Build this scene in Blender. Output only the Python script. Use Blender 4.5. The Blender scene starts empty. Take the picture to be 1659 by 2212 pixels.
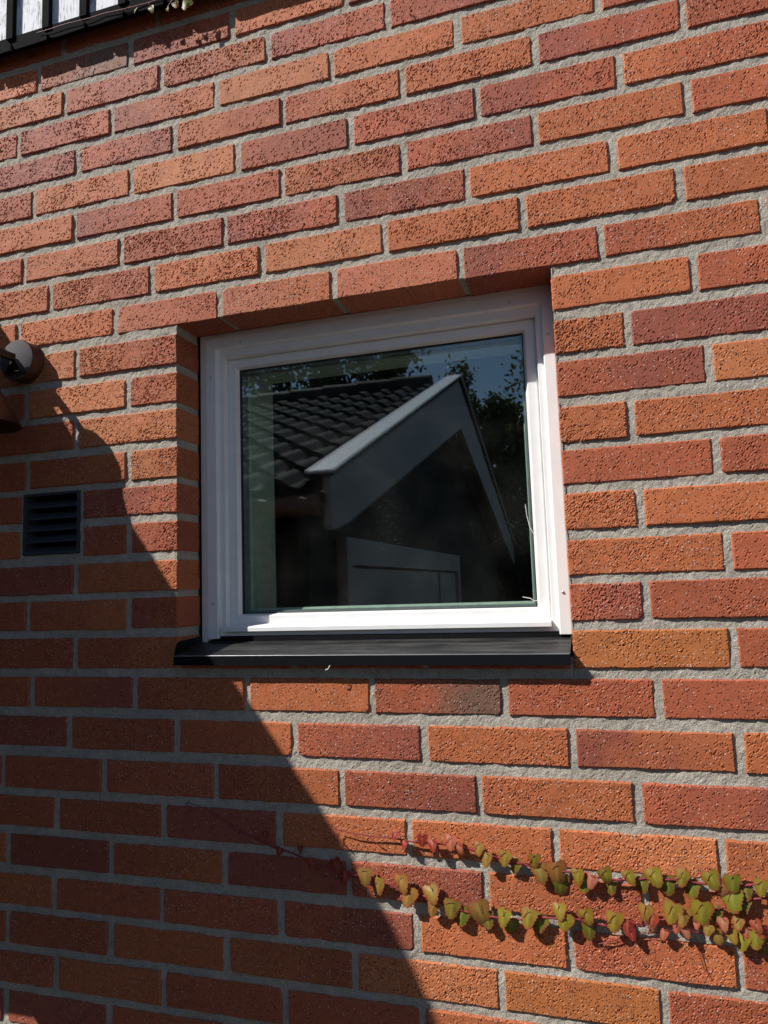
import bpy, bmesh, math, random
import numpy as np
from mathutils import Vector, Matrix

scene = bpy.context.scene
COL = scene.collection
H = 2.2                       # wall datum (top of the lintel course) above the ground, metres
def W(u, d, z):               # wall millimetres (u right, d into the wall, z up) -> metres
    return (u / 1000.0, d / 1000.0, z / 1000.0 + H)

# ------------------------------------------------------------------ camera
CAM_R = ((0.95607664, -0.28641152, 0.06233702),
         (0.29121281, 0.9523379, -0.09081642),
         (-0.03335504, 0.10498079, 0.99391472))
cd = bpy.data.cameras.new('camera'); cam = bpy.data.objects.new('camera', cd); COL.objects.link(cam)
cx, cy, cz = W(806.3, -1246.3, -613.5)
M = Matrix(((CAM_R[0][0], CAM_R[0][2], -CAM_R[0][1], cx),
            (CAM_R[1][0], CAM_R[1][2], -CAM_R[1][1], cy),
            (CAM_R[2][0], CAM_R[2][2], -CAM_R[2][1], cz),
            (0, 0, 0, 1)))
cam.matrix_world = M
cd.sensor_fit = 'HORIZONTAL'; cd.sensor_width = 36.0; cd.lens = 1550.0 / 1659.0 * 36.0
cd.clip_start = 0.02; cd.clip_end = 500
scene.camera = cam
scene.render.resolution_x = 768; scene.render.resolution_y = 1024

# ------------------------------------------------------------------ sky and sun
SX, SZ = 1.43, 1.70                                   # shadow run right / down per unit of depth
sun_dir = Vector((-SX, -1.0, SZ)).normalized()        # towards the sun
elev = math.asin(sun_dir.z)
wd = bpy.data.worlds.new('World'); scene.world = wd; wd.use_nodes = True
wn = wd.node_tree.nodes; wl = wd.node_tree.links; wn.clear()
bg = wn.new('ShaderNodeBackground'); wo = wn.new('ShaderNodeOutputWorld')
sky = wn.new('ShaderNodeTexSky'); sky.sky_type = 'NISHITA'; sky.sun_disc = False
sky.sun_elevation = elev; sky.sun_rotation = math.atan2(sun_dir.x, sun_dir.y)
sky.air_density = 1.0; sky.dust_density = 0.3; sky.ozone_density = 3.0
bg.inputs['Strength'].default_value = 0.07
wl.new(sky.outputs[0], bg.inputs['Color']); wl.new(bg.outputs[0], wo.inputs['Surface'])
sd = bpy.data.lights.new('sun', 'SUN'); sun = bpy.data.objects.new('sun', sd); COL.objects.link(sun)
sd.energy = 5.0; sd.angle = math.radians(0.5); sd.color = (1.0, 0.965, 0.92)
sun.rotation_euler = sun_dir.to_track_quat('Z', 'Y').to_euler(); sun.location = (-4, -3, 8)
scene.view_settings.view_transform = 'Standard'; scene.view_settings.look = 'None'
scene.view_settings.exposure = 0.35; scene.view_settings.gamma = 1.0
scene.view_settings.use_curve_mapping = False
scene.render.engine = 'CYCLES'
scene.cycles.max_bounces = 8; scene.cycles.transparent_max_bounces = 16
scene.cycles.caustics_reflective = False; scene.cycles.caustics_refractive = False

# ------------------------------------------------------------------ helpers
rng = np.random.default_rng(7); random.seed(7)

def tag(o, label=None, cat=None, group=None, kind=None):
    if label: o['label'] = label
    if cat: o['category'] = cat
    if group: o['group'] = group
    if kind: o['kind'] = kind
    return o
def empty(name, loc=(0, 0, 0)):
    o = bpy.data.objects.new(name, None); COL.objects.link(o); o.location = loc
    o.empty_display_size = 0.05
    return o
def link(name, me, mat=None, parent=None, loc=None):
    o = bpy.data.objects.new(name, me); COL.objects.link(o)
    if mat and not me.materials: me.materials.append(mat)
    if parent:
        o.parent = parent; o.matrix_parent_inverse = Matrix.Translation(-Vector(parent.location))
    if loc is not None: o.location = loc
    return o
class MB:
    """collects boxes, tubes, lathes and loose polygons into ONE mesh"""
    def __init__(s): s.v = []; s.f = []; s.sm = []
    def poly(s, pts, smooth=False):
        n = len(s.v); s.v += [tuple(p) for p in pts]; s.f.append(tuple(range(n, n + len(pts)))); s.sm.append(smooth); return s
    def add(s, vs, fs, smooth=False):
        n = len(s.v); s.v += [tuple(p) for p in vs]
        for f in fs: s.f.append(tuple(i + n for i in f)); s.sm.append(smooth)
        return s
    def box(s, a, b):
        x0, y0, z0 = a; x1, y1, z1 = b
        vs = [(x0,y0,z0),(x1,y0,z0),(x1,y1,z0),(x0,y1,z0),(x0,y0,z1),(x1,y0,z1),(x1,y1,z1),(x0,y1,z1)]
        return s.add(vs, [(0,3,2,1),(4,5,6,7),(0,1,5,4),(1,2,6,5),(2,3,7,6),(3,0,4,7)])
    def prism(s, outline, axis, a, b):
        """extrude a 2D outline along an axis from a to b"""
        def P(p, t):
            if axis == 'x': return (t, p[0], p[1])
            if axis == 'y': return (p[0], t, p[1])
            return (p[0], p[1], t)
        n = len(outline); vs = [P(p, a) for p in outline] + [P(p, b) for p in outline]
        fs = [tuple(range(n)), tuple(range(2 * n - 1, n - 1, -1))]
        fs += [((i + 1) % n, i, n + i, n + (i + 1) % n) for i in range(n)]
        return s.add(vs, fs)
    def tube(s, pts, r, n=8, cap=True):
        pts = [Vector(p) for p in pts]; rs = r if isinstance(r, (list, tuple)) else [r] * len(pts)
        rings = []
        for i, p in enumerate(pts):
            t = (pts[min(i + 1, len(pts) - 1)] - pts[max(i - 1, 0)]).normalized()
            a = t.orthogonal().normalized() if i == 0 else (rings_a - t * rings_a.dot(t)).normalized()
            rings_a = a; b = t.cross(a)
            rings.append([p + rs[i] * (math.cos(k * 2 * math.pi / n) * a + math.sin(k * 2 * math.pi / n) * b) for k in range(n)])
        vs = [q for R in rings for q in R]; fs = []
        for i in range(len(rings) - 1):
            for k in range(n):
                fs.append((i * n + k, i * n + (k + 1) % n, (i + 1) * n + (k + 1) % n, (i + 1) * n + k))
        s.add(vs, fs, True)
        if cap:
            s.poly(rings[0][::-1]); s.poly(rings[-1])
        return s
    def lathe(s, prof, c, axis='z', n=40, smooth=True):
        vs = []; fs = []
        for r, h in prof:
            for k in range(n):
                a = k * 2 * math.pi / n
                if axis == 'z': vs.append((c[0] + r * math.cos(a), c[1] + r * math.sin(a), c[2] + h))
                else: vs.append((c[0] + r * math.cos(a), c[1] + h, c[2] - r * math.sin(a)))
        for i in range(len(prof) - 1):
            for k in range(n):
                fs.append((i * n + k, i * n + (k + 1) % n, (i + 1) * n + (k + 1) % n, (i + 1) * n + k))
        return s.add(vs, fs, smooth)
    def mesh(s, name):
        me = bpy.data.meshes.new(name); me.from_pydata(s.v, [], s.f)
        me.polygons.foreach_set('use_smooth', s.sm); me.update(); return me
    def build(s, name, mat=None, parent=None):
        return link(name, s.mesh(name), mat, parent)

# ------------------------------------------------------------------ materials
def new_mat(name):
    m = bpy.data.materials.new(name); m.use_nodes = True
    nt = m.node_tree; b = nt.nodes['Principled BSDF']
    return m, nt, b
def node(nt, kind, **kw):
    n = nt.nodes.new(kind)
    for k, v in kw.items():
        if hasattr(n, k): setattr(n, k, v)
        else: n.inputs[k].default_value = v
    return n
def math_n(nt, op, a, b=None, clamp=False):
    n = nt.nodes.new('ShaderNodeMath'); n.operation = op; n.use_clamp = clamp
    for i, v in enumerate((a, b)):
        if v is None: continue
        if isinstance(v, (int, float)): n.inputs[i].default_value = v
        else: nt.links.new(v, n.inputs[i])
    return n.outputs[0]
def mixc(nt, fac, a, b, blend='MIX'):
    n = nt.nodes.new('ShaderNodeMix'); n.data_type = 'RGBA'; n.blend_type = blend
    for sock, v in ((n.inputs[0], fac), (n.inputs[6], a), (n.inputs[7], b)):
        if isinstance(v, (int, float)): sock.default_value = v
        elif isinstance(v, tuple): sock.default_value = v + (1,) if len(v) == 3 else v
        else: nt.links.new(v, sock)
    return n.outputs[2]
def noise_n(nt, vec, scale, detail=2.0, rough=0.5):
    n = nt.nodes.new('ShaderNodeTexNoise'); n.inputs['Scale'].default_value = scale
    n.inputs['Detail'].default_value = detail; n.inputs['Roughness'].default_value = rough
    if vec: nt.links.new(vec, n.inputs['Vector'])
    return n
def ramp(nt, fac, lo, hi):
    n = nt.nodes.new('ShaderNodeMapRange'); n.inputs['From Min'].default_value = lo; n.inputs['From Max'].default_value = hi
    n.interpolation_type = 'SMOOTHSTEP'
    nt.links.new(fac, n.inputs['Value']); return n.outputs[0]
def pos(nt): return nt.nodes.new('ShaderNodeNewGeometry').outputs['Position']
def bump(nt, b, height, strength, dist):
    n = nt.nodes.new('ShaderNodeBump'); n.inputs['Strength'].default_value = strength; n.inputs['Distance'].default_value = dist
    nt.links.new(height, n.inputs['Height']); nt.links.new(n.outputs[0], b.inputs['Normal'])

def mat_brick():
    m, nt, b = new_mat('fired_brick'); P = pos(nt)
    at = node(nt, 'ShaderNodeAttribute'); at.attribute_name = 'bcol'
    n1 = noise_n(nt, P, 45, 3).outputs[0]; n2 = noise_n(nt, P, 420, 2, 0.6).outputs[0]; n3 = noise_n(nt, P, 28, 2).outputs[0]
    c = mixc(nt, ramp(nt, n1, 0.3, 0.75), at.outputs['Color'], mixc(nt, 1.0, at.outputs['Color'], (1.10, 1.07, 1.02), 'MULTIPLY'))
    c = mixc(nt, ramp(nt, n2, 0.35, 0.65), mixc(nt, 1.0, c, (0.86, 0.84, 0.84), 'MULTIPLY'), mixc(nt, 1.0, c, (1.10, 1.10, 1.10), 'MULTIPLY'))
    def spots(scale, lo, hi, cut, off):
        mp = node(nt, 'ShaderNodeMapping'); mp.inputs['Location'].default_value = (off, off * .7, off * .3); nt.links.new(P, mp.inputs['Vector'])
        vo = node(nt, 'ShaderNodeTexVoronoi'); vo.inputs['Scale'].default_value = scale; vo.inputs['Randomness'].default_value = 1.0; nt.links.new(mp.outputs[0], vo.inputs['Vector'])
        sel = math_n(nt, 'ADD', math_n(nt, 'ADD', node_sep(nt, vo.outputs['Color']), math_n(nt, 'MULTIPLY', math_n(nt, 'SUBTRACT', n3, 0.5), 0.9)), math_n(nt, 'MULTIPLY', math_n(nt, 'SUBTRACT', at.outputs['Alpha'], 0.5), 0.4))
        return math_n(nt, 'MULTIPLY', ramp(nt, vo.outputs['Distance'], hi, lo), ramp(nt, sel, cut, cut + .05))
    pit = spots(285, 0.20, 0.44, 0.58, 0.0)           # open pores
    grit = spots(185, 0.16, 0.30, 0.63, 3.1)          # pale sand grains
    black = spots(240, 0.14, 0.30, 0.78, 7.7)         # dark specks painted in for shaded pits
    c = mixc(nt, math_n(nt, 'MULTIPLY', pit, 0.85), c, mixc(nt, 1.0, c, (0.36, 0.28, 0.28), 'MULTIPLY'))  # shade inside the pores, painted into the colour
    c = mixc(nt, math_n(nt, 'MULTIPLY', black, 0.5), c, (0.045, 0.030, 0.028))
    c = mixc(nt, math_n(nt, 'MULTIPLY', grit, 0.70), c, (0.58, 0.47, 0.40))
    nt.links.new(c, b.inputs['Base Color']); b.inputs['Roughness'].default_value = 0.70
    b.inputs['Specular IOR Level'].default_value = 0.32
    hh = math_n(nt, 'SUBTRACT', math_n(nt, 'ADD', math_n(nt, 'MULTIPLY', n2, 0.18), math_n(nt, 'MULTIPLY', grit, 0.45)), math_n(nt, 'MULTIPLY', pit, 1.15))
    bump(nt, b, hh, 1.0, 0.0011)
    return m
def node_sep(nt, col):
    s = nt.nodes.new('ShaderNodeSeparateColor'); nt.links.new(col, s.inputs[0]); return s.outputs[0]
def mat_mortar():
    m, nt, b = new_mat('sand_mortar'); P = pos(nt)
    n1 = noise_n(nt, P, 9, 4, 0.6).outputs[0]; n2 = noise_n(nt, P, 420, 3, 0.7).outputs[0]; n3 = noise_n(nt, P, 60, 3).outputs[0]
    c = mixc(nt, ramp(nt, n1, 0.3, 0.7), (0.44, 0.39, 0.315), (0.54, 0.485, 0.40))
    c = mixc(nt, math_n(nt, 'MULTIPLY', ramp(nt, n3, 0.42, 0.72), 0.5), c, (0.33, 0.30, 0.26))
    c = mixc(nt, ramp(nt, n2, 0.57, 0.68), c, (0.17, 0.15, 0.13))
    c = mixc(nt, ramp(nt, n2, 0.42, 0.32), c, (0.70, 0.67, 0.61))
    nt.links.new(c, b.inputs['Base Color']); b.inputs['Roughness'].default_value = 0.95
    b.inputs['Specular IOR Level'].default_value = 0.15
    n4 = noise_n(nt, P, 800, 2, 0.6).outputs[0]
    bump(nt, b, math_n(nt, 'ADD', math_n(nt, 'MULTIPLY', n2, 0.8), math_n(nt, 'MULTIPLY', n4, 0.8)), 1.0, 0.0030)
    return m
def mat_plain(name, col, rough=0.5, metal=0.0, nscale=60, namt=0.12, spec=0.5, bumpd=0.0, bscale=300, coat=0.0):
    m, nt, b = new_mat(name); P = pos(nt)
    n1 = noise_n(nt, P, nscale, 4, 0.6).outputs[0]
    lo = tuple(x * (1 - namt) for x in col); hi = tuple(min(1, x * (1 + namt)) for x in col)
    c = mixc(nt, ramp(nt, n1, 0.3, 0.7), lo, hi)
    nt.links.new(c, b.inputs['Base Color']); b.inputs['Roughness'].default_value = rough; b.inputs['Metallic'].default_value = metal
    b.inputs['Specular IOR Level'].default_value = spec; b.inputs['Coat Weight'].default_value = coat
    if bumpd: bump(nt, b, noise_n(nt, P, bscale, 3).outputs[0], 0.5, bumpd)
    return m
def mat_sill():
    m, nt, b = new_mat('black_sheet_metal'); P = pos(nt)
    mp = node(nt, 'ShaderNodeMapping'); mp.inputs['Scale'].default_value = (0.12, 1, 1); nt.links.new(P, mp.inputs['Vector'])
    n1 = noise_n(nt, mp.outputs[0], 70, 5, 0.65).outputs[0]; n2 = noise_n(nt, P, 700, 2).outputs[0]
    g = nt.nodes.new('ShaderNodeNewGeometry'); s = nt.nodes.new('ShaderNodeSeparateXYZ'); nt.links.new(g.outputs['Normal'], s.inputs[0])
    up = ramp(nt, s.outputs[2], 0.5, 0.9)                      # dust lies on the upward face
    dust = math_n(nt, 'MULTIPLY', up, math_n(nt, 'ADD', math_n(nt, 'MULTIPLY', ramp(nt, n1, 0.35, 0.7), 0.38), math_n(nt, 'MULTIPLY', ramp(nt, n2, 0.5, 0.75), 0.35)))
    c = mixc(nt, dust, (0.007, 0.0075, 0.009), (0.13, 0.125, 0.115))
    c = mixc(nt, math_n(nt, 'MULTIPLY', ramp(nt, n2, 0.68, 0.75), 0.25), c, (0.25, 0.24, 0.22))
    nt.links.new(c, b.inputs['Base Color']); b.inputs['Roughness'].default_value = 0.4
    b.inputs['Specular IOR Level'].default_value = 0.16
    return m
def mat_glass():
    m = bpy.data.materials.new('window_glass'); m.use_nodes = True; nt = m.node_tree; nt.nodes.clear()
    out = nt.nodes.new('ShaderNodeOutputMaterial'); P = pos(nt)
    tr = node(nt, 'ShaderNodeBsdfTransparent'); tr.inputs[0].default_value = (0.925, 0.965, 0.945, 1)
    gl = node(nt, 'ShaderNodeBsdfGlossy'); gl.inputs['Roughness'].default_value = 0.0; gl.inputs[0].default_value = (0.96, 1, 1, 1)
    fr = node(nt, 'ShaderNodeFresnel'); fr.inputs['IOR'].default_value = 2.1
    ge = nt.nodes.new('ShaderNodeNewGeometry')
    fac = math_n(nt, 'MULTIPLY', fr.outputs[0], math_n(nt, 'SUBTRACT', 1.0, ge.outputs['Backfacing']))
    mx = nt.nodes.new('ShaderNodeMixShader'); nt.links.new(fac, mx.inputs[0]); nt.links.new(tr.outputs[0], mx.inputs[1]); nt.links.new(gl.outputs[0], mx.inputs[2])
    # dust specks
    v = node(nt, 'ShaderNodeTexVoronoi'); v.inputs['Scale'].default_value = 260; nt.links.new(P, v.inputs['Vector'])
    n1 = noise_n(nt, P, 7, 3).outputs[0]
    sp = math_n(nt, 'MULTIPLY', ramp(nt, v.outputs['Distance'], 0.20, 0.10), ramp(nt, node_sep(nt, v.outputs['Color']), 0.80, 0.86))
    sp = math_n(nt, 'MULTIPLY', sp, math_n(nt, 'MULTIPLY', ramp(nt, n1, 0.42, 0.72), 0.40))
    sp = math_n(nt, 'ADD', sp, math_n(nt, 'MULTIPLY', ramp(nt, n1, 0.3, 0.8), 0.006))
    df = node(nt, 'ShaderNodeBsdfDiffuse'); df.inputs[0].default_value = (0.7, 0.68, 0.62, 1)
    m2 = nt.nodes.new('ShaderNodeMixShader'); nt.links.new(sp, m2.inputs[0]); nt.links.new(mx.outputs[0], m2.inputs[1]); nt.links.new(df.outputs[0], m2.inputs[2])
    nt.links.new(m2.outputs[0], out.inputs[0]); return m
def mat_leaf():
    m, nt, b = new_mat('ivy_leaf'); P = pos(nt)
    oi = nt.nodes.new('ShaderNodeObjectInfo')
    at = node(nt, 'ShaderNodeAttribute'); at.attribute_name = 'edge'
    s = nt.nodes.new('ShaderNodeSeparateColor'); nt.links.new(at.outputs['Color'], s.inputs[0])
    n1 = noise_n(nt, P, 120, 3).outputs[0]
    e = math_n(nt, 'ADD', s.outputs[0], math_n(nt, 'MULTIPLY', math_n(nt, 'SUBTRACT', n1, 0.5), 0.7))
    c = mixc(nt, ramp(nt, e, 0.62, 1.12), oi.outputs['Color'], (0.30, 0.045, 0.025))
    c = mixc(nt, math_n(nt, 'MULTIPLY', s.outputs[1], 0.35), c, (0.45, 0.36, 0.10))
    nt.links.new(c, b.inputs['Base Color']); b.inputs['Roughness'].default_value = 0.5
    b.inputs['Subsurface Weight'].default_value = 0.0
    tl = node(nt, 'ShaderNodeBsdfTranslucent'); nt.links.new(mixc(nt, 1.0, c, (1.3, 1.25, 0.6), 'MULTIPLY'), tl.inputs[0])
    mx = nt.nodes.new('ShaderNodeMixShader'); mx.inputs[0].default_value = 0.28
    nt.links.new(b.outputs[0], mx.inputs[1]); nt.links.new(tl.outputs[0], mx.inputs[2])
    nt.links.new(mx.outputs[0], nt.nodes['Material Output'].inputs[0])
    bump(nt, b, n1, 0.3, 0.001)
    return m
def mat_panel():
    m, nt, b = new_mat('whitewashed_board'); P = pos(nt)
    mp = node(nt, 'ShaderNodeMapping'); mp.inputs['Scale'].default_value = (1, 1, 0.10); nt.links.new(P, mp.inputs['Vector'])
    n1 = noise_n(nt, mp.outputs[0], 260, 4, 0.7).outputs[0]; n2 = noise_n(nt, P, 30, 4, 0.6).outputs[0]
    f = math_n(nt, 'MULTIPLY', ramp(nt, n1, 0.48, 0.62), ramp(nt, n2, 0.36, 0.62))
    c = mixc(nt, f, (0.70, 0.71, 0.74), (0.16, 0.17, 0.19))
    nt.links.new(c, b.inputs['Base Color']); b.inputs['Roughness'].default_value = 0.7
    bump(nt, b, n1, 0.6, 0.001); return m
def mat_foliage(name, a, bcol):
    m, nt, b = new_mat(name); P = pos(nt)
    n1 = noise_n(nt, P, 1.4, 2).outputs[0]
    c = mixc(nt, ramp(nt, n1, 0.35, 0.65), a, bcol); nt.links.new(c, b.inputs['Base Color']); b.inputs['Roughness'].default_value = 0.55
    tl = node(nt, 'ShaderNodeBsdfTranslucent'); nt.links.new(c, tl.inputs[0])
    mx = nt.nodes.new('ShaderNodeMixShader'); mx.inputs[0].default_value = 0.3
    nt.links.new(b.outputs[0], mx.inputs[1]); nt.links.new(tl.outputs[0], mx.inputs[2]); nt.links.new(mx.outputs[0], nt.nodes['Material Output'].inputs[0])
    return m

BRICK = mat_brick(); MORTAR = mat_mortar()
WHITE = mat_plain('white_painted_frame', (0.80, 0.80, 0.785), 0.35, nscale=25, namt=0.03, spec=0.4)
SILL = mat_sill(); GLASS = mat_glass(); LEAF = mat_leaf(); PANEL = mat_panel()
GASKET = mat_plain('black_rubber_gasket', (0.015, 0.016, 0.017), 0.6)
BLACK = mat_plain('black_painted_steel', (0.010, 0.010, 0.011), 0.9, spec=0.05, bumpd=0.0004)
VENT = mat_plain('black_plastic_vent', (0.040, 0.044, 0.055), 0.5, nscale=150, namt=0.35)
COPPER = mat_plain('aged_copper', (0.075, 0.034, 0.022), 0.42, 0.5, 40, 0.25)
LAMPFACE = mat_plain('brushed_copper_face', (0.085, 0.078, 0.083), 0.75, 0.0, 40, 0.08, spec=0.15)
LAMPDARK = mat_plain('dark_bronze', (0.035, 0.022, 0.02), 0.4, 0.5)
STEEL = mat_plain('zinc_screw', (0.6, 0.6, 0.6), 0.35, 0.8)
STEM = mat_plain('red_vine_stem', (0.22, 0.025, 0.03), 0.5, nscale=80, namt=0.3)
ROOT = mat_plain('dry_tendril', (0.16, 0.035, 0.025), 0.7)
THREAD = mat_plain('pale_thread', (0.75, 0.73, 0.68), 0.8)
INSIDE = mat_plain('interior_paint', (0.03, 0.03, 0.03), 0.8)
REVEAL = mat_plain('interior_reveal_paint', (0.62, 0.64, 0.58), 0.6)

# ================================================================== THE SETTING
ground = MB().poly([(-120, -160, 0), (120, -160, 0), (120, 60, 0), (-120, 60, 0)]).build(
    'ground', mat_plain('brown_gravel', (0.12, 0.10, 0.085), 0.95, nscale=3, namt=0.35, bumpd=0.01, bscale=20))
tag(ground, kind='structure')

# ================================================================== BRICK WALL
TOPS = {-9:(-16,-74),-8:(-14,-72),-7:(-11.8,-69.4),-6:(-8.3,-65.7),-5:(-5,-62.5),-4:(-3.7,-64),-3:(-3.2,-61.5),-2:(-2.9,-62),-1:(-1,-61),
 0:(-1.5,-60),1:(-4.2,-65.2),2:(-7.7,-67.2),3:(-5,-66.5),4:(-8.5,-68.7),5:(-5.2,-64),6:(-4.2,-64.2),7:(-5.6,-64.5),8:(-2.1,-62.3),9:(-2.8,-62.8),
 10:(-4.7,-64.5),11:(-8.1,-68.1),12:(-13,-74.5),13:(-15.4,-74.6),14:(-14.7,-73.4),15:(-16,-75),16:(-13.6,-73.4),17:(-12.4,-71),18:(-10,-69),19:(-8,-67)}
JOINTS = {-9:[-295,-47],-8:[-362,-115,134,387],-7:[-288,-38,216,472],-6:[-414,-162,97,353,607,861],-5:[-251,-5,246,496,747,998],
 -4:[-369,-112,143,389,638,889],-3:[-257,-5,242,493,739,994],-2:[-392,-136,112,364,612,868],-1:[-319,-60,194,451,709,971],
 0:[-404,-150,99,345,593,839,1093],10:[-350,-98,149,397,634,879],11:[-254,-4,245,490,741,991],12:[-420,-170,81,335,583,837],
 13:[-283,-33,211,457,705,954],14:[-403,-153,98,344,587,839],15:[-287,-37,211,465,719,967],16:[-401,-152,100,351,605,856],
 17:[-280,-34,216,470],18:[-402,-154],19:[-280,-30]}
# rows that meet the window: joints left of it, joints right of it
SPLIT = {1:([-246],[982]),2:([-377,-118],[872]),3:([-247],[993]),4:([-371,-116],[867]),5:([-500],[993]),6:([-500,-114],[872]),
 7:([-244],[998]),8:([-363,-114],[871]),9:([-242],[995])}
# colours brick by brick, left to right; two letters = left end, right end
TONES = {-9:'R R R R R R R',-8:'O RG PR O P RP R',-7:'O Rp RO PR RP O R',-6:'R PR PO L O O R',-5:'P RP OR RO O PR R',-4:'R O L RP RP PR OR',
 -3:'O PR R OR RP O RO',-2:'R O R PR PR O O',-1:'O OR O L O O O',0:'O O SR SO S PR RO R',10:'R RP RO O RG R R',11:'P R RO RP O PO O',
 12:'R R R RO RP O RP',13:'R R P O O OL O',14:'O P RO P RP OR O',15:'O R R RP O RO R',16:'R R O OR L Y R',17:'R O R R O O O',18:'P P R R R O O',19:'O O R R O R O'}
TSPLIT = {1:('L OR','O R'),2:('R L RO','O P'),3:('R L','RP L'),4:('R RO LO','O O'),5:('R PR','R R'),6:('O R R','O O'),7:('P O','O R'),8:('R RO PR','RP R'),9:('R RO','Y R')}
TONE = {'O':(0.435,0.130,0.048),'L':(0.470,0.160,0.062),'Y':(0.450,0.150,0.045),'R':(0.375,0.098,0.044),'P':(0.285,0.078,0.048),
        'S':(0.430,0.135,0.066),'G':(0.180,0.095,0.064),'p':(0.365,0.105,0.060)}
DEPTH = 82.0

def value_noise(x, z, cell, seed):
    r = np.random.default_rng(seed); g = r.random((64, 64))
    fx = x / cell; fz = z / cell; ix = np.floor(fx).astype(int); iz = np.floor(fz).astype(int)
    tx = fx - ix; tz = fz - iz; tx = tx * tx * (3 - 2 * tx); tz = tz * tz * (3 - 2 * tz)
    a = g[ix % 64, iz % 64]; b = g[(ix + 1) % 64, iz % 64]; c = g[ix % 64, (iz + 1) % 64]; d = g[(ix + 1) % 64, (iz + 1) % 64]
    return (a * (1 - tx) + b * tx) * (1 - tz) + (c * (1 - tx) + d * tx) * tz

def brick_arrays(u0, u1, z0, z1, tone, seed, step, rough=1.0, depth=DEPTH, proud=None):
    """vertices (metres), faces, vertex colours, smooth flags of one rough faced brick"""
    r = np.random.default_rng(seed)
    nx = max(2, int(round((u1 - u0) / step))); nz = max(2, int(round((z1 - z0) / step)))
    s = np.linspace(0, 1, nx + 1); t = np.linspace(0, 1, nz + 1)
    w = u1 - u0; h = z1 - z0
    X, Z = np.meshgrid(s * w, t * h, indexing='ij')
    e = np.minimum(np.minimum(X, w - X), np.minimum(Z, h - Z))
    Y = np.zeros_like(X)
    if proud is None: proud = r.uniform(-1.3, 1.0)
    if step < 6:
        rad = r.uniform(1.8, 3.2)
        k = np.clip(1 - e / rad, 0, 1); Y += rad * (1 - np.sqrt(1 - 0.98 * k * k))
        Y += 1.3 * (value_noise(X, Z, 40, seed) - 0.5) + 0.4 * rough * (value_noise(X, Z, 10, seed + 1) - 0.5)
        cl = np.clip(value_noise(X, Z, 42, seed + 3) * 1.7 - 0.25, 0.12, 1.3)      # pores come in clusters
        pr = r.random(X.shape); dp = r.random(X.shape)
        Y += np.where(pr < 0.060 * cl * rough ** 1.5, 0.9 + 1.5 * dp, 0)            # pores
        Y -= np.where(pr > 1 - 0.045 * cl * rough ** 1.5, 0.4 + 0.8 * dp, 0)        # grains
        Y += rough * 0.16 * (r.random(X.shape) - 0.5)
        # ragged arrises and chipped corners
        ex = 1.6 * (value_noise(Z, Z * 0 + 3, 6, seed + 5) - 0.5); ez = 1.3 * (value_noise(X, X * 0 + 3, 22, seed + 6) - 0.5) + 1.3 * (value_noise(X, X * 0 + 9, 5.5, seed + 7) - 0.5)
        bx = np.clip(1 - np.minimum(X, w - X) / 6, 0, 1); bz = np.clip(1 - np.minimum(Z, h - Z) / 6, 0, 1)
        sx_ = np.where(X < w / 2, 1, -1); sz_ = np.where(Z < h / 2, 1, -1)
        for cxn, czn in ((0, 0), (w, 0), (0, h), (w, h)):
            if r.random() < 0.28:
                rr = r.uniform(4, 10); dd = np.hypot(X - cxn, Z - czn); Y += np.clip(1 - dd / rr, 0, 1) * r.uniform(2, 4.5)
        X = X + (ex - 0.1) * bx * sx_; Z = Z + (ez - 0.35) * bz * sz_
    tilt = r.uniform(-1, 1, 2) * (0.5 if step < 6 else 0)
    Y += tilt[0] * (X / w - .5) + tilt[1] * (Z / h - .5) - proud
    front = np.stack([u0 + X, Y, z0 + Z], -1).reshape(-1, 3)
    ncol = nz + 1
    idx = np.arange((nx + 1) * ncol).reshape(nx + 1, ncol)
    q = np.stack([idx[:-1, :-1], idx[1:, :-1], idx[1:, 1:], idx[:-1, 1:]], -1).reshape(-1, 4)
    ring = np.concatenate([idx[:, 0], idx[-1, 1:], idx[-2::-1, -1], idx[0, -2:0:-1]])
    base = len(front); bp = front[ring].copy(); bp[:, 1] = depth
    n = len(ring); j = (np.arange(n) + 1) % n
    sides = np.stack([ring[j], ring, base + np.arange(n), base + j], -1)
    V = np.concatenate([front, bp]); F = np.concatenate([q, sides])
    a = np.array(TONE[tone[0]]); b = np.array(TONE[tone[-1]])
    f = np.clip((V[:, 0] - u0) / w + 0.7 * (value_noise(V[:, 0], V[:, 2], 45, seed + 9) - 0.5), 0, 1)[:, None]
    f = f * f * (3 - 2 * f)
    C = (a * (1 - f) + b * f) * r.uniform(0.88, 1.10)
    if len(tone) == 1:                                                  # fired patches
        g = np.clip(value_noise(V[:, 0], V[:, 2], 38, seed + 10) - 0.45, 0, 1)[:, None]
        C = C * (1 - 0.35 * g) + np.array(TONE['P' if tone in 'RS' else 'R']) * 0.35 * g
    Vm = V / 1000.0; Vm[:, 2] += H
    sm = np.zeros(len(q) + n, bool)
    return Vm, F, np.concatenate([C, np.full((len(C), 1), r.random())], 1), sm
def mesh_arrays(name, V, F, C, sm, mat, local=True):
    me = bpy.data.meshes.new(name); c = V.mean(0) if local else np.zeros(3)
    me.vertices.add(len(V)); me.vertices.foreach_set('co', (V - c).astype(np.float32).ravel())
    me.loops.add(F.size); me.loops.foreach_set('vertex_index', F.astype(np.int32).ravel())
    me.polygons.add(len(F)); me.polygons.foreach_set('loop_start', np.arange(len(F), dtype=np.int32) * F.shape[1])
    me.polygons.foreach_set('use_smooth', sm)
    if C is not None:
        at = me.color_attributes.new('bcol', 'FLOAT_COLOR', 'POINT'); at.data.foreach_set('color', C.astype(np.float32).ravel())
    me.materials.append(mat); me.update(calc_edges=True); me.validate()
    return me, c

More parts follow.
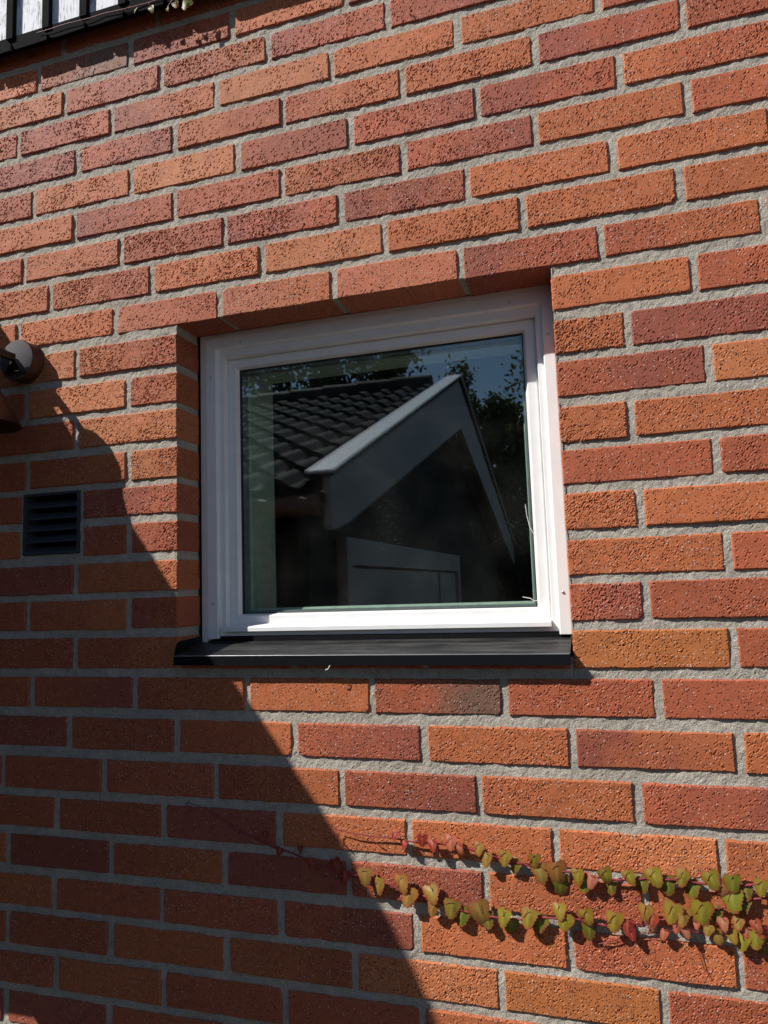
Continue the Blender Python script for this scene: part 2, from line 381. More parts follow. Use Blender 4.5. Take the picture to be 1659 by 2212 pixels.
wall = empty('brick_wall'); tag(wall, 'rough red and orange brick wall with wide grey mortar joints around the window', 'wall')
UL, UR = -1050, 1900                         # built extent
K0, K1 = -16, 27
GAPS = []                                    # brick rectangles in mm, for the mortar sheet
near = []; far = []
def put(k, a, b, tone, idx, split=False):
    t, bo = TOPS.get(k, (-6, -66)); r = random.Random(k * 131 + idx)
    z1 = -77 * k + t + r.uniform(-0.8, 0.8); z0 = -77 * k + bo + r.uniform(-0.8, 0.8)
    GAPS.append((a, b, z0, z1))
    inview = (-9 <= k <= 19) and b > -480 and a < 1115
    (near if inview else far).append((k, a, b, z0, z1, tone, (k + 40) * 97 + idx * 7))
def row(k, joints, tones, lo, hi, lo_open, hi_open):
    """bricks between joints; open ends run on at the 250 mm module"""
    js = list(joints); ts = list(tones)
    if lo_open:
        while js[0] > UL: js.insert(0, js[0] - 250); ts.insert(0, random.choice('ORRP'))
        ts = ts[0:]
    if hi_open:
        while js[-1] < UR: js.append(js[-1] + 250)
    while len(ts) < len(js) + 1: ts.append(random.choice('OORRPL'))
    for i in range(len(js) - 1):
        w0 = random.Random(k * 31 + i).uniform(5.5, 8.0); w1 = random.Random(k * 31 + i + 1).uniform(5.5, 8.0)
        put(k, js[i] + w0, js[i + 1] - w1, ts[i + 1] if lo_open else ts[i + 1], i)
    return js, ts
for k in range(K0, K1 + 1):
    if k in SPLIT:
        Lj, Rj = SPLIT[k]; lt, rt = TSPLIT[k]; lt = lt.split(); rt = rt.split()
        js = list(Lj); ts = list(lt)
        while js[0] > UL: js.insert(0, js[0] - 250); ts.insert(0, 'R' if (k % 2) else 'O')
        js.append(None)
        off = len(js) - len(ts)                                    # tone of the piece that ends at js[i]
        for i in range(len(js) - 1):
            a = js[i] + 6.5; b = (js[i + 1] - 6.5) if js[i + 1] is not None else 0.0
            if k in (5, 6) and a < -300 and b > -300 and b < -100: b_ = b
            tone = ts[min(len(ts) - 1, i + 1)]
            if k == 5:
                if js[i] == -500: put(k, a, -387, 'R', i); put(k, -226, 0, 'PR', i + 50); continue
            if k == 6:
                if js[i] == -500: put(k, a, -388, 'O', i); put(k, -227, -120, 'R', i + 50); continue
            put(k, a, b, tone, i)
        js = [None] + list(Rj)
        while js[-1] < UR: js.append(js[-1] + 250)
        for i in range(len(js) - 1):
            a = 751.0 if js[i] is None else js[i] + 6.5
            put(k, a, js[i + 1] - 6.5, rt[i] if i < len(rt) else random.choice('ORP'), i + 20)
        if k == 9:                                                 # cut bricks under the sill
            for i, (a, b) in enumerate(((6, 243), (256, 493), (506, 745))):
                GAPS.append((a, b, -757, -738)); near.append((k, a, b, -757, -737, 'R', 9000 + i))
    else:
        js = list(JOINTS.get(k, [-300 + (125 if k % 2 else 0)])); ts = TONES.get(k, 'R O R R O P R').split()
        # ts[0] is the piece left of js[0]
        while js[0] > UL: js.insert(0, js[0] - 250); ts.insert(0, 'O' if (k % 3) else 'R')
        while js[-1] < UR: js.append(js[-1] + 250)
        for i in range(len(js) - 1):
            w0 = random.Random(k * 31 + i).uniform(5.4, 7.8); w1 = random.Random(k * 31 + i + 1).uniform(5.4, 7.8)
            put(k, js[i] + w0, js[i + 1] - w1, ts[i + 1] if i + 1 < len(ts) else random.choice('ORRP'), i)
ROUGHK = {('half'): 2.0}
for k, a, b, z0, z1, tone, seed in near:
    r = random.Random(seed)
    rough = r.uniform(0.7, 1.3)
    if k <= 4 and a < 420: rough *= 1.22
    if b - a < 130: rough = 1.95
    if k == 0 and 'S' in tone: rough = 0.7
    if k >= 10 and a < 300: rough *= 0.6
    V, F, C, sm = brick_arrays(a, b, z0, z1, tone, seed, 2.1, rough)
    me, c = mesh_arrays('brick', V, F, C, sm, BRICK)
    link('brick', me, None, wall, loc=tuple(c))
VV, FF, CC, SS = [], [], [], []; n = 0
for k, a, b, z0, z1, tone, seed in far:
    V, F, C, sm = brick_arrays(a, b, z0, z1, tone, seed, 30)
    VV.append(V); FF.append(F + n); CC.append(C); SS.append(np.zeros(len(sm), bool)); n += len(V)
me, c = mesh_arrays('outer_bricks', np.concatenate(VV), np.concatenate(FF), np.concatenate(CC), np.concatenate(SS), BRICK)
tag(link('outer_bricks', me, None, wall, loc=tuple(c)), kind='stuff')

# mortar: a sheet of rough bedding just behind the brick faces, with the reveals of the opening
def mortar():
    st = 3.4; r0 = np.random.default_rng(3)
    us = np.arange(-520, 1180 + st, st); zs = np.arange(-1530, 800, st)
    # snap lines to the opening
    us = np.unique(np.concatenate([us[(np.abs(us) > 2.1) & (np.abs(us - 751) > 2.1)], [2.0 - 3.0, 752.0]]))
    zs = np.unique(np.concatenate([zs[np.abs(zs + 59) > 2.1], [-59.0]]))
    U, Zg = np.meshgrid(us, zs, indexing='ij')
    keepv = np.zeros(U.shape, bool); deep = np.zeros(U.shape, bool)
    for a, b, z0, z1 in GAPS:
        deep |= (U > a + 5) & (U < b - 5) & (Zg > z0 + 5) & (Zg < z1 - 5)
    Y = 3.7 + 0.5 * (r0.random(U.shape) - .5) + 2.2 * (value_noise(U, Zg, 34, 5) - .5) + 1.6 * (value_noise(U, Zg, 9, 6) - .5) + 1.1 * (value_noise(U, Zg, 4.2, 8) - .5)
    # beds hang a little fuller at their foot
    V = np.stack([U, Y, Zg], -1).reshape(-1, 3)
    nz = len(zs); idx = np.arange(U.size).reshape(U.shape)
    q = np.stack([idx[:-1, :-1], idx[1:, :-1], idx[1:, 1:], idx[:-1, 1:]], -1).reshape(-1, 4)
    uc = (U[:-1, :-1] + U[1:, 1:]).reshape(-1) / 2; zc = (Zg[:-1, :-1] + Zg[1:, 1:]).reshape(-1) / 2
    dp = deep.reshape(-1)[q].all(1)
    hole = (uc > -1) & (uc < 752) & (zc < -59) & (zc > -738)
    vent = (uc > -381) & (uc < -233) & (zc < -386) & (zc > -521)
    q = q[~(dp | hole | vent)]
    parts = [(V, q)]
    # reveals
    def sheet(P0, A, B, na, nb, nrm, seed):
        s, t = np.meshgrid(np.linspace(0, 1, na + 1), np.linspace(0, 1, nb + 1), indexing='ij')
        la = np.linalg.norm(A); lb = np.linalg.norm(B)
        hgt = 1.8 * (value_noise(s * la, t * lb, 9, seed) - .5)
        v = np.array(P0)[None, None] + s[..., None] * np.array(A) + t[..., None] * np.array(B) + hgt[..., None] * np.array(nrm)
        ii = np.arange((na + 1) * (nb + 1)).reshape(na + 1, nb + 1)
        f = np.stack([ii[:-1, :-1], ii[1:, :-1], ii[1:, 1:], ii[:-1, 1:]], -1).reshape(-1, 4)
        parts.append((v.reshape(-1, 3), f))
    sheet((-2.0, 2.0, -757), (0, 80, 0), (0, 0, 700), 14, 130, (1, 0, 0), 11)
    sheet((753.5, 2.0, -757), (0, 80, 0), (0, 0, 700), 14, 130, (-1, 0, 0), 12)
    sheet((-3, 2.0, -57.5), (757, 0, 0), (0, 80, 0), 140, 14, (0, 0, 1), 13)
    Vs, Fs, n = [], [], 0
    for v, f in parts: Vs.append(v); Fs.append(f + n); n += len(v)
    V = np.concatenate(Vs); F = np.concatenate(Fs)
    used = np.zeros(len(V), bool); used[F.ravel()] = True
    mp = np.cumsum(used) - 1; V = V[used]; F = mp[F]
    Vm = V / 1000.0; Vm[:, 2] += H
    me, c = mesh_arrays('mortar', Vm, F, None, np.zeros(len(F), bool), MORTAR)
    link('mortar', me, None, wall, loc=tuple(c))
    # bedding outside the picture
    m = MB()
    def bx(u0, u1, z0, z1): m.box(W(u0, 3.2, z0), W(u1, 80, z1))
    bx(UL, -520, -2150, 1250); bx(1180, UR, -2150, 1250); bx(-519.9, 1179.9, -2150, -1528); bx(-519.9, 1179.9, 798, 1250)
    m.build('outer_mortar', MORTAR, wall)
mortar()
# solid leaf behind, so that no light leaks through the wall
m = MB()
for a, b, z0, z1 in ((UL, -8, -2200, 1250), (760, UR, -2200, 1250), (-7.9, 759.9, -45, 1250), (-7.9, 759.9, -2200, -722)):
    m.box(W(a, 150, z0), W(b, 270, z1))
for a, b, z0, z1 in ((UL, -10, -2200, 1250), (762, UR, -2200, 1250), (-9.9, 761.9, -40, 1250), (-9.9, 761.9, -2200, -730)):
    m.box(W(a, 84, z0), W(b, 149.5, z1))
m.build('inner_leaf', mat_plain('wall_core', (0.12, 0.11, 0.10), 0.9), wall)

# ================================================================== WINDOW
win = empty('window', W(375, 80, -707)); tag(win, 'square white framed window with a dark reflecting pane set back in the brick', 'window')
def ring(name, prof, mat, parent):
    """mitred frame: prof = list of ((left, right, top, bottom) inset lines, depth)"""
    m = MB(); loops = []
    for (l, r, t, b), d in prof:
        loops.append([W(l, d, b), W(r, d, b), W(r, d, t), W(l, d, t)])
    vs = [p for L in loops for p in L]; fs = []
    for i in range(len(loops) - 1):
        for k in range(4):
            fs.append((i * 4 + k, i * 4 + (k + 1) % 4, (i + 1) * 4 + (k + 1) % 4, (i + 1) * 4 + k))
    m.add(vs, fs); return m.build(name, mat, parent)
# cover trim: left, top and right strips (open at the sill)
def trim():
    prof = [(2, 150, -58), (2, 87, -58), (4.5, 84, -60.5), (19, 80.5, -71), (21, 80, -73), (42, 80, -92.5), (44, 81.5, -94.5), (45, 91, -96), (45, 150, -96)]
    rp = [(749.5, 150), (749.5, 82), (748, 80.5), (746, 80), (745, 80), (728, 80), (726, 81.5), (725, 91), (725, 150)]
    zb = -706
    def strip(name, pts):
        m = MB(); vs = []; fs = []
        for a, b in pts: vs += [a, b]
        for i in range(len(pts) - 1): fs.append((2 * i, 2 * i + 1, 2 * i + 3, 2 * i + 2))
        m.add(vs, fs); m.poly([b for a, b in pts] if name != 'x' else [])
        return m.build(name, WHITE, win)
    L = []
    for u, d, z in prof: L.append((W(u, d, z), W(u, d, zb - (10 if u < 20 and d < 90 else 0) + (0 if u >= 20 else 0))))
    strip('side_trim', L)
    Rr = [(W(u, d, z), W(u, d, zb)) for (u, d), (_, _, z) in zip(rp, prof)]
    strip('side_trim', [(a, b) for a, b in Rr])
    T = [(W(pl[0], pl[1], pl[2]), W(pr[0], pr[1], pl[2])) for pl, pr in zip(prof, rp)]
    m = MB(); vs = []; fs = []
    for a, b in T: vs += [a, b]
    for i in range(len(T) - 1): fs.append((2 * i, 2 * i + 2, 2 * i + 3, 2 * i + 1))
    m.add(vs, fs).build('head_trim', WHITE, win)
trim()
ring('fixed_frame', [((44.5, 725.5, -95.5, -701), 92), ((44.5, 725.5, -95.5, -701), 90), ((56, 714.5, -110.5, -694), 90), ((57, 713.5, -111.5, -693), 91),
                     ((57.5, 713, -112, -692), 107), ((62, 708, -116, -688), 108)], WHITE, win)
MB().box(W(45, 91, -701.5), W(725, 140, -693.5)).build('bottom_rail', WHITE, win)
sash = ring('sash', [((60, 710, -114, -684), 120), ((60, 710, -114, -684), 106), ((61, 709, -115, -683), 105), ((76, 692.5, -131, -662), 105),
              ((77, 691.5, -132, -661), 106), ((81.5, 687, -135.5, -658), 115), ((82, 686.5, -136, -657.5), 121)], WHITE, win)
# drip moulding along the foot of the sash
MB().prism([(0.104, H - .678), (0.088, H - .681), (0.081, H - .683), (0.080, H - .6845), (0.080, H - .692), (0.081, H - .693), (0.104, H - .6925)], 'x', .057, .7125).build('drip_rail', WHITE, sash)
ring('gasket', [((81.3, 687.3, -135.2, -658.2), 114.5), ((84, 684.8, -138, -655.8), 115.5), ((84, 684.8, -138, -655.8), 118)], GASKET, sash)
MB().box(W(80, 118, -659.5), W(689, 122, -133.5)).build('outer_pane', GLASS, sash)
ring('spacer', [((83, 686, -137, -656.5), 122.2), ((88, 681, -142, -652), 122.3), ((88, 681, -142, -652), 138)], mat_plain('grey_spacer', (0.25, 0.28, 0.28), 0.4, 0.3), sash)
MB().box(W(80, 138.2, -659.5), W(689, 142, -133.5)).build('inner_pane', GLASS, sash)
ring('inner_frame', [((86, 683, -140, -654), 142.2), ((92, 677, -146, -648), 146), ((92, 677, -146, -648), 172), ((78, 691, -132, -662), 173)], REVEAL, win)
# screws of the cover trim
for u, z in ((104, -86), (33, -155), (33, -634), (670, -86), (736, -156), (736, -632)):
    s = MB().lathe([(0.0, -0.0022), (0.0016, -0.0020), (0.0027, -0.0010), (0.0029, 0.0006)], W(u, 80, z), 'y', 14)
    so = s.build('screw', STEEL, win)
# black sheet metal sill with upturned ends
def sill():
    m = MB(); xa, xb = .004, .7455
    top = [(0.086, H - .7120), (-0.0185, H - .7305), (-0.0200, H - .7320), (-0.0200, H - .7490), (-0.0160, H - .7495)]
    th = [(0.086, H - .7135), (-0.0175, H - .7320), (-0.0185, H - .7330), (-0.0185, H - .7480), (-0.0160, H - .7480)]
    m.prism(top + th[::-1], 'x', xa, xb)
    end = [(0.088, H - .7000), (0.000, H - .7045), (-0.006, H - .708), (-0.012, H - .716), (-0.0197, H - .7485), (-0.016, H - .7485), (0.0, H - .7275), (0.088, H - .7095)]
    s = m.build('sill', SILL, win)
    MB().tube([(xa, -.0192, H - .7312), (xb, -.0192, H - .7312)], .0009, 8).build('sill_edge', mat_plain('sill_edge_highlight', (0.30, 0.30, 0.31), 0.35, 0.6), s)  # paler glossy strip added as the highlight along the lip
    MB().prism(end, 'x', .0022, .0038).build('sill_end', SILL, s)
    MB().prism([(0.088, H - .7065), (0.000, H - .7225), (-0.0197, H - .7305), (-0.0197, H - .7485), (-0.016, H - .7485), (0.0, H - .7275), (0.088, H - .7095)], 'x', .7457, .7472).build('sill_end', SILL, s)
    MB().box(W(4, 86.3, -716), W(746, 110, -701.7)).build('sill_upstand', BLACK, s)
sill()

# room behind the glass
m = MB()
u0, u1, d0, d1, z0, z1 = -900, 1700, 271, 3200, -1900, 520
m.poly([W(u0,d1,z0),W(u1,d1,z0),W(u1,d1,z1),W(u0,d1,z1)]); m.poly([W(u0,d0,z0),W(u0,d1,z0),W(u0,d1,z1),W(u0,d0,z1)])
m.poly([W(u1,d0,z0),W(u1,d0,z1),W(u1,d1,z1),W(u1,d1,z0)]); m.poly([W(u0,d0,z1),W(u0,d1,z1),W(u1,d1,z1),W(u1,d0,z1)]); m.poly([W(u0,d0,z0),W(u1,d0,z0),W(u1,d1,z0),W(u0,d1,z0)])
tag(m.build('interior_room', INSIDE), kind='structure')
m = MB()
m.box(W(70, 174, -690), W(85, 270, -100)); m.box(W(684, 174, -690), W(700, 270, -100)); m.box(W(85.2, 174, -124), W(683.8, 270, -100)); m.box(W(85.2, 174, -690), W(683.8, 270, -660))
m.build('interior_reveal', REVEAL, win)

# threads and a wisp caught on the glass and sill
def thread(name, pts, r, label, mat=THREAD):
    tag(MB().tube([W(*p) for p in pts], r, 6).build(name, mat), label, 'thread')
thread('thread', [(675, 112, -467), (677, 111, -489), (681, 110, -510), (688, 107, -523)], .0006, 'pale curved thread hanging at the right edge of the glass')
thread('thread', [(661, 112, -639), (675, 111, -642), (682, 110, -647), (692, 106, -645)], .0006, 'short pale thread at the bottom right corner of the glass')
thread('dry_wisp', [(318, -21, -757), (323, -22, -755.5), (327, -21, -749)], .0009, 'tiny pale wisp hanging under the black sill')

# ================================================================== AIR VENT
vt = empty('air_vent', W(-307, 0, -519)); tag(vt, 'small black louvred air vent set in the shaded brick', 'vent')
m = MB(); a, b, z0, z1 = -379, -235, -519, -388
m.box(W(a, -1, z0), W(a + 7, 30, z1)); m.box(W(b - 6, -1, z0), W(b, 30, z1)); m.box(W(a + 7.1, -1, z1 - 5), W(b - 6.1, 30, z1)); m.box(W(a + 7.1, -1, z0), W(b - 6.1, 30, z0 + 5))
m.build('vent_frame', VENT, vt)
MB().box(W(a + 1, 30.5, z0 + 1), W(b - 1, 34, z1 - 1)).build('vent_backing', BLACK, vt)
for i in range(5):
    zz = z1 - 21 - i * 24.6
    MB().prism([(0.0005, H + (zz - 11) / 1000), (0.0015, H + (zz - 8.5) / 1000), (0.016, H + (zz + 4) / 1000), (0.020, H + (zz + 4) / 1000), (0.006, H + (zz - 11) / 1000)], 'x', (a + 7.2) / 1000, (b - 6.2) / 1000).build('louvre', VENT, vt)

# ================================================================== WALL LAMP
lp = empty('wall_lamp', W(-375, 0, -97)); tag(lp, 'copper wall lamp with a round base at the left edge of the wall', 'lamp')
c = W(-378, 0, -97)
MB().lathe([(.0455, .004), (.0455, -.002), (.0448, -.003), (.0448, -.0285), (.0435, -.030)], c, 'y', 64).build('lamp_base', COPPER, lp)
MB().lathe([(.0435, -.0300), (.0420, -.0310), (0.0002, -.0312)], c, 'y', 64).build('base_plate', LAMPFACE, lp)
# arm: an inverted V of sheet standing out from the plate
def arm():
    ax, az = c[0] + .006, c[2] + .000
    pts = [(ax, az), (ax + .024, az - .033), (ax + .0205, az - .0355), (ax, az - .006), (ax - .0205, az - .0355), (ax - .024, az - .033)]
    MB().prism(pts, 'y', -.0315, -.046).build('arm_bracket', LAMPDARK, lp)
    br = bpy.data.objects['arm_bracket']
    MB().box((ax - .003, -.132, az - .008), (ax + .008, -.0462, az + .006)).build('lamp_arm', LAMPDARK, lp)
    MB().prism([(ax - .018, az - .030), (ax + .018, az - .030), (ax + .018, az - .0315), (ax - .018, az - .0315)], 'y', -.034, -.045).build('arm_tie', LAMPDARK, br)
arm()
MB().tube([(c[0] - .014, -.030, c[2] + .010), (c[0] - .014, -.038, c[2] + .010)], .0055, 14).build('knob', COPPER, lp)
SH = W(-379, -132, 0)
MB().lathe([(.004, -.070), (.024, -.073), (.034, -.088), (.037, -.140), (.046, -.190), (.086, -.262), (.0845, -.262), (.044, -.190), (.035, -.141), (.032, -.090), (.004, -.080)], (SH[0], SH[1], H), 'z', 56).build('lamp_shade', COPPER, lp)

# ================================================================== CREEPERS
def leaf_mesh(seed):
    """three-lobed toothed ivy leaf, tip down (-z), lying in the XZ plane, unit height"""
    r = random.Random(seed); N = 36; out = []
    for i in range(N):
        a = 2 * math.pi * i / N                      # 0 = tip (down)
        c_ = math.cos(a)
        rad = 0.40 + 0.17 * max(0, c_) ** 4 + 0.045 * math.cos(3 * a) - 0.12 * max(0, -c_) ** 10
        rad *= 1 + (0.075 if i % 2 else -0.05) * (1 if abs(c_) < 0.97 else 0.3) + r.uniform(-.03, .03)
        out.append((rad * math.sin(a) * 0.95, -rad * math.cos(a)))
    vs = [(0, 0, 0)]; fs = []; edge = [(0.0, 1.0)]
    fold = r.uniform(.04, .22); droop = r.uniform(.15, .45); twist = r.uniform(-.25, .25)
    for lv in (0.35, 0.7, 1.0):
        for x, z in out:
            X, Z = x * lv, z * lv
            Y = fold * abs(X) + droop * (max(0, -Z)) ** 2 + twist * X * Z + 0.03 * math.sin(9 * X + 7 * Z)
            vs.append((X, Y, Z)); edge.append((lv ** 1.3 * 0.98, max(0, 1 - 6 * abs(x)) * (1 - .5 * lv)))
    for i in range(N): fs.append((0, 1 + i, 1 + (i + 1) % N))
    for l in range(2):
        b = 1 + l * N
        for i in range(N): fs.append((b + i, b + N + i, b + N + (i + 1) % N, b + (i + 1) % N))
    me = bpy.data.meshes.new('leaf'); me.from_pydata(vs, [], fs)
    at = me.color_attributes.new('edge', 'FLOAT_COLOR', 'POINT')
    for i, (e, md) in enumerate(edge): at.data[i].color = (e, md, 0, 1)
    me.polygons.foreach_set('use_smooth', [True] * len(fs)); me.materials.append(LEAF); me.update(); return me
LEAVES = [leaf_mesh(s) for s in range(7)]
LTONE = {'c': (0.30, 0.025, 0.022), 'r': (0.36, 0.055, 0.03), 'p': (0.42, 0.13, 0.07), 'o': (0.30, 0.165, 0.03), 'g': (0.235, 0.195, 0.014), 'G': (0.13, 0.135, 0.008)}  # 'G' is a darker copy of 'g', painted for shaded leaves
def vine(label, stems, leaves, rootpts, dstem=-8, seed=1, thick=1.7):
    r = random.Random(seed)
    v = empty('creeper_vine', W(stems[0][-1][0], dstem, stems[0][-1][1])); tag(v, label, 'creeper', 'creeper strands on the brick')
    def curve(pts, d, jig):
        return [W(a + r.uniform(-jig, jig), d + r.uniform(-2, 2), b + r.uniform(-jig, jig)) for a, b in pts]
    allpts = []
    for s in stems:
        pts = curve(s, dstem, 0.6); n = len(pts)
        MB().tube(pts, [(.0006 + (thick * .001 - .0006) * min(1, i / 5)) for i in range(n)], 7).build('stem', STEM, v); allpts += pts
    for s in rootpts: MB().tube([W(a, -4, b) for a, b in s], .0006, 5).build('tendril', ROOT, v)
    for u, z, s, t in leaves:
        k = r.randrange(7); d = (-6 if t == 'G' else -12) - r.uniform(0, 3)
        o = link('leaf', LEAVES[k], None, v); sc = s * 1.66 * r.uniform(.82, 1.15) / 1000
        o.location = W(u, d + (dstem + 8), z); o.scale = (sc * r.uniform(.92, 1.12), sc, sc)
        o.rotation_euler = (math.radians(r.uniform(-24, -4)), math.radians(r.uniform(-26, 20)), math.radians(r.uniform(-26, 14)))
        cc = LTONE[t]; f = r.uniform(.85, 1.15); o.color = (cc[0] * f, cc[1] * r.uniform(.85, 1.15), cc[2], 1)
        # leaf stalk back to the stem
        q = Vector(o.location); best = min(allpts, key=lambda p: (Vector(p) - q).length)
        MB().tube([best, (Vector(best) + q) / 2 + Vector((0, -.004, .003)), q + Vector((0, .0005, sc * .22))], .0005, 5).build('leaf_stalk', STEM, v)
    return v
A = [(326,-1036),(355,-1041),(386,-1044),(428,-1045),(469,-1049),(521,-1049),(565,-1055),(609,-1065),(658,-1072),(693,-1079),(729,-1078),(769,-1083),(802,-1083),(843,-1079),(884,-1077),(926,-1079),(958,-1082),(992,-1076),(1021,-1076),(1300,-1085)]
B = [(34,-1007),(54,-1011),(86,-1027),(112,-1038),(137,-1052),(168,-1062),(202,-1074),(241,-1084),(274,-1093),(306,-1101),(335,-1111),(361,-1111),(392,-1122),(425,-1124),(458,-1133),(511,-1145),(550,-1154),(584,-1158),(614,-1158),(644,-1158),(679,-1152),(703,-1151),(737,-1149),(774,-1154),(830,-1149),(866,-1137),(902,-1131),(951,-1112),(990,-1097),(1020,-1090),(1300,-1060)]
Cs = [(763,-1184),(791,-1174),(810,-1166),(838,-1160),(876,-1152),(907,-1150),(950,-1153),(973,-1158),(1010,-1160),(1300,-1180)]
C2 = [(902,-1133),(919,-1139),(962,-1136),(987,-1140),(1014,-1142),(1300,-1150)]
LA = [(435,-1036,10,'c'),(451,-1049,10,'c'),(484,-1040,13,'c'),(501,-1047,12,'c'),(533,-1040,16,'p'),(545,-1050,14,'p'),(580,-1047,16,'o'),(592,-1062,16,'o'),(624,-1058,20,'g'),(639,-1070,19,'G'),(671,-1059,18,'g'),(678,-1077,20,'o'),(705,-1074,22,'o'),(709,-1094,21,'G'),(737,-1079,20,'g'),(747,-1089,19,'G'),(757,-1084,19,'p'),(780,-1074,20,'g'),(787,-1093,17,'G'),(815,-1073,19,'g'),(833,-1083,20,'G'),(852,-1070,19,'g'),(872,-1081,19,'G'),(894,-1068,20,'g'),(905,-1084,18,'G'),(934,-1067,19,'g'),(948,-1076,18,'p'),(964,-1070,18,'g'),(982,-1083,18,'G'),(1003,-1073,19,'g')]
LB = [(188,-1052,9,'c'),(217,-1078,11,'c'),(257,-1072,10,'c'),(277,-1093,12,'c'),(324,-1092,17,'c'),(342,-1111,15,'c'),(379,-1105,19,'o'),(402,-1120,19,'o'),(443,-1113,24,'o'),(457,-1131,22,'o'),(495,-1124,22,'o'),(498,-1148,23,'o'),(531,-1145,23,'g'),(545,-1156,24,'G'),(576,-1147,26,'o'),(587,-1160,19,'G'),(617,-1151,20,'g'),(627,-1166,21,'G'),(657,-1147,21,'g'),(674,-1157,20,'G'),(705,-1134,17,'g'),(714,-1148,19,'g'),(747,-1138,21,'g'),(750,-1160,20,'G'),(790,-1140,21,'g'),(809,-1148,18,'c'),(837,-1125,19,'o'),(845,-1136,17,'r'),(876,-1120,20,'g'),(891,-1123,18,'o'),(918,-1115,24,'g'),(939,-1118,17,'G'),(961,-1092,23,'g'),(976,-1101,19,'G')]
LC = [(893,-1148,11,'p'),(861,-1155,11,'p'),(925,-1141,13,'o'),(936,-1150,16,'o'),(946,-1131,12,'p'),(957,-1147,15,'g'),(968,-1128,12,'o'),(972,-1153,16,'g'),(991,-1129,14,'r'),(990,-1146,17,'g'),(1001,-1136,13,'r'),(1001,-1158,15,'G'),(882,-1142,11,'p'),(909,-1138,9,'p'),(844,-1149,10,'p'),(813,-1159,10,'c'),(978,-1141,11,'p')]
vine('upper of two long leafy creeper strands below the window, wholly in sun', [A, [(326,-1036),(322,-1041),(327,-1052),(336,-1060)], [(386,-1044),(396,-1052),(402,-1054)]], LA, [], seed=3)
vine('lower long creeper strand that starts with dark red leaves in the shadow', [B, [(34,-1007),(27,-1004),(26,-1012),(33,-1014)]], LB, [], seed=4)
vine('short pinkish creeper strand with small leaves at the right edge, lowest of all', [Cs, C2], LC,
     [[(808,-1169),(793,-1181),(763,-1185)],[(763,-1185),(767,-1194),(771,-1199)],[(907,-1163),(910,-1179),(916,-1187)],[(911,-1183),(915,-1202),(923,-1217)]], seed=5, thick=1.0)

# ================================================================== PANELLED BAND ABOVE THE WALL
pb = empty('panel_band', W(-300, -16, 630)); tag(pb, 'white streaky panels between black bars above the top left of the brick', 'cladding')
x = -1008
while x < 1500:
    MB().box(W(x + 9, -28, 640), W(x + 91, -22, 1150)).build('panel', PANEL, pb)
    MB().box(W(x - 9, -40, 655), W(x + 9, -22, 1150)).build('bar', BLACK, pb)
    r = random.Random(x)
    nh = r.uniform(12, 22)
    MB().prism([(x / 1000, H + .630 + nh / 1000), (x / 1000 + .012, H + .630 + r.uniform(-2, 1) / 1000), (x / 1000 + .03, H + .629), (x / 1000 + .0995, H + .6305), (x / 1000 + .0995, H + .662), (x / 1000, H + .662)], 'y', -.0345, -.0315).build('rail_section', BLACK, pb)
    x += 100
MB().box(W(-1008, -31, 652), W(1500, -2, 660)).build('rail_ledge', BLACK, pb)
tv = [(-332,650),(-300,647),(-252,648),(-191,644),(-157,646),(-97,641),(-44,641),(46,640),(150,672),(320,690)]
ltop = [(-74,633,9,'G'),(-36,626,13,'G'),(3,615,10,'G'),(22,621,13,'G'),(52,614,18,'G')] + [(u, z, s, 'g') for u, z, s in
        ((95,672,16),(120,682,18),(140,668,20),(165,678,17),(178,664,20),(200,680,20),(228,668,18),(250,684,20),(275,670,18),(300,680,20))]
vine('thin creeper strand hugging the black rail at the top left', [tv], ltop, [], dstem=-38, seed=9, thick=0.9)

# ================================================================== ADDED SHADOW BLOCKER, UNSEEN BEYOND THE LEFT EDGE (shaped to shade the wall)
sc = empty('shadow_blocker', W(-700, 0, -2200)); tag(sc, 'added unseen screen beyond the left edge that casts the large shadow', 'blocker')
X0 = -700
outline_shadow = [(-455,4),(117,-775),(184,-858),(229,-918),(330,-1056),(424,-1196),(499,-1341)]
top = [((u - X0) / SX, z + SZ * (u - X0) / SX) for u, z in outline_shadow]  # blocker outline projected back from the wall's shadow edge
top = [(1.0, top[0][1] + (top[0][1] - top[1][1]) / (top[1][0] - top[0][0]) * (top[0][0] - 1.0))] + top + [(880, -40), (905, -200), (915, -2195)]
poly = top + [(300, -2195), (300, -975), (276, -970), (1.0, -1438)]  # foot notch cut to let a patch of light onto the wall
MB().prism([(-d / 1000, H + z / 1000) for d, z in poly], 'x', -.725, -.700).build('blocker_panel', mat_plain('blocker_dark', (0.06, 0.045, 0.035), 0.8, nscale=8, namt=0.4), sc)
MB().box((-.80, -.95, 0), (-.73, -.88, H - .25)).build('blocker_post', mat_plain('blocker_post_dark', (0.05, 0.04, 0.03), 0.8), sc)

